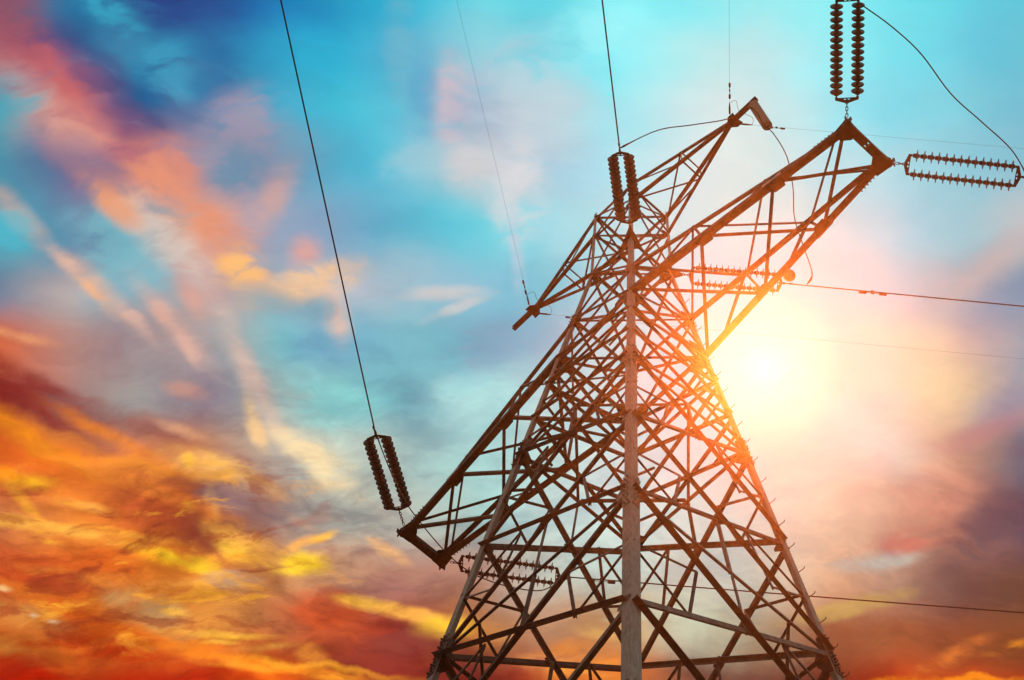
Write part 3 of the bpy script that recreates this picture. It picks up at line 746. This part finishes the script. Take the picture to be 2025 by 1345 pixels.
pxs = [(1676, -30), (1690, -6), (1705, 10), (1760, 50), (1820, 105), (1880, 185), (1940, 240), (2000, 296), (2040, 330)]
pa = []
for i, q in enumerate(pxs):
    t = i/(len(pxs)-1)
    pa.append(at(q, dA+(dB-dA)*t-1.1*math.sin(math.pi*t)))
jumper([EA+V((.1, -.12, -.02))]+pa[1:-1]+[EB+V((.1, .12, -.02))], 'slack cable curving from the top to the right edge beyond the arm tip')
jumper([(-5.62, -3.38, 42.6), (-5.73, -2.62, 41.62), (-5.72, -2.04, 40.85), (-5.71, -1.52, 40.46), (-5.69, -.84, 40.1), (-5.68, -.34, 39.97), (-5.67, .29, 40.03), (-5.64, 1.22, 40.5), (-5.62, 2.17, 41.25), (-5.61, 2.64, 41.9), (-5.55, 3.12, 42.74)],
       'slack cable hanging below the left arm tip and its two strings')
IB = V((4.98, .2, 49.5))
m0 = EM+V((.06, -.07, 0)); m1 = EM2+V((.42, .48, -.02)); dm, di, dn_ = (m0-CAM).length, (IB-CAM).length, (m1-CAM).length
q = [at(p, dm+(di-dm)*t) for p, t in (((1300, 258), .25), ((1370, 247), .5), ((1440, 235), .72), ((1485, 213), .9))]
q2 = [at(p, di+(dn_-di)*t) for p, t in (((1530, 265), .1), ((1556, 310), .3), ((1568, 370), .45), ((1571, 430), .6), ((1588, 485), .8), ((1606, 540), .95))]
jumper([m0]+q+[at((1511, 248), di)]+q2+[m1], 'slack cable led from the peak strings over the upper right arm and down')

# vibration dampers clipped on the wires
def damper(p, d, s, label):
    root = empty('vibration_damper', p, label, 'damper', 'vibration dampers on the wires')
    d = V(d).normalized(); side = Z.cross(d).normalized()
    mb = MB(); mb.box(V((0, 0, -.03)), d, side, Z, .03*s, .02*s, .05*s); mb.obj('clamp', FITTING, root)
    mb = MB(); mb.tube([d*(-.2*s)+Z*-.075, d*(.2*s)+Z*-.075], .008, 6); mb.obj('messenger_cable', FITTING, root)
    for k in (-1, 1):
        mb = MB(); mb.tube_prof(d*(k*.13*s)+Z*-.075, d*k, [(0, .03*s), (.02*s, .036*s), (.15*s, .036*s), (.16*s, .022*s)], 10); mb.obj('weight', FITTING, root)
def on(p0, az, el, s, k=.0003):
    return V(p0)+V((math.cos(rad(az)), math.sin(rad(az)), 0))*s+Z*(sl_(el)*s+k*s*s), V((math.cos(rad(az)), math.sin(rad(az)), sl_(el)))
for args, s, lab in (
    (((EM2), 50.6, -3.1, 2.35), 1.25, 'small double weight on the power line right of the sun'),
    (((ED), 48.7, -3.1, 1.05), 1.25, 'small double weight on the low power line beside the near leg'),
    ((PT+V((.05, -.2, 0)), -46, -3.1, .72), .8, 'tiny double weight on the thin wire above the upper right arm'),
    ((PT+V((.05, .2, 0)), 50.4, -3.1, 1.0), .8, 'tiny double weight on the thin wire by the hanging insulator'),
    ((QT+V((0, -.2, 0)), -54.6, -3.1, .62), .8, 'tiny double weight on the thin wire above the short left arm'),
    ((QT+V((0, .2, 0)), 50.4, -3.1, 1.0), .8, 'tiny double weight on the thin wire between short left arm and leg')):
    p, d = on(*args); damper(p, d, s, lab)
# small earth wire loops and clamps at the two peak tips
for sx_, T_, f_az, lab in ((1, PT, -46, 'fine bonding loop curling round the tip of the upper right arm'), (-1, QT, -54.6, 'fine bonding loop curling round the tip of the short upper left arm')):
    a_, _ = on(T_+V((.05*(sx_ > 0), -.2, 0)), f_az, -3.1, .34); b_, _ = on(T_+V((.05*(sx_ > 0), .2, 0)), 50.4, -3.1, .34)
    md = (a_+b_)/2
    mb = MB(); mb.tube(smooth_path([a_, a_*.6+md*.4+V((.12, -.03, .22)), md+V((-.05, 0, .34)), b_*.6+md*.4+V((.12, .06, .12)), b_]), .006, 6)
    tag(mb.obj('bonding_loop', CABLE), lab, 'bonding wire')
    for az_, y_ in ((f_az, -.2), (50.4, .2)):
        p0, dd = on(T_+V((.05*(sx_ > 0), y_, 0)), az_, -3.1, .0)
        mb = MB(); mb.tube_prof(p0, dd, [(0, .014), (.03, .026), (.2, .026), (.34, .012)], 8)
        hn = mb.obj('wire_clamp', FITTING); tag(hn, ('front' if y_ < 0 else 'rear') + ' clamp gripping the thin wire at the ' + ('upper right' if sx_ > 0 else 'short upper left') + ' arm tip', 'wire clamp', 'clamps of the thin earth wires')

# ------------------------------------------------------------------ haze (warm evening air)
mb = MB(); mb.box((0, 0, (HZ_TOP-1)/2), X, Y, Z, 150, 150, (HZ_TOP+1)/2)
hz = bpy.data.materials.new('evening_haze'); hz.use_nodes = True
t = hz.node_tree; t.nodes.clear()
pv = t.nodes.new('ShaderNodeVolumePrincipled'); pv.inputs['Density'].default_value = HZ_D
pv.inputs['Color'].default_value = HZ_C + (1,); pv.inputs['Anisotropy'].default_value = HZ_G
oo = t.nodes.new('ShaderNodeOutputMaterial'); t.links.new(pv.outputs[0], oo.inputs['Volume'])
h = mb.obj('haze', hz); h['kind'] = 'stuff'
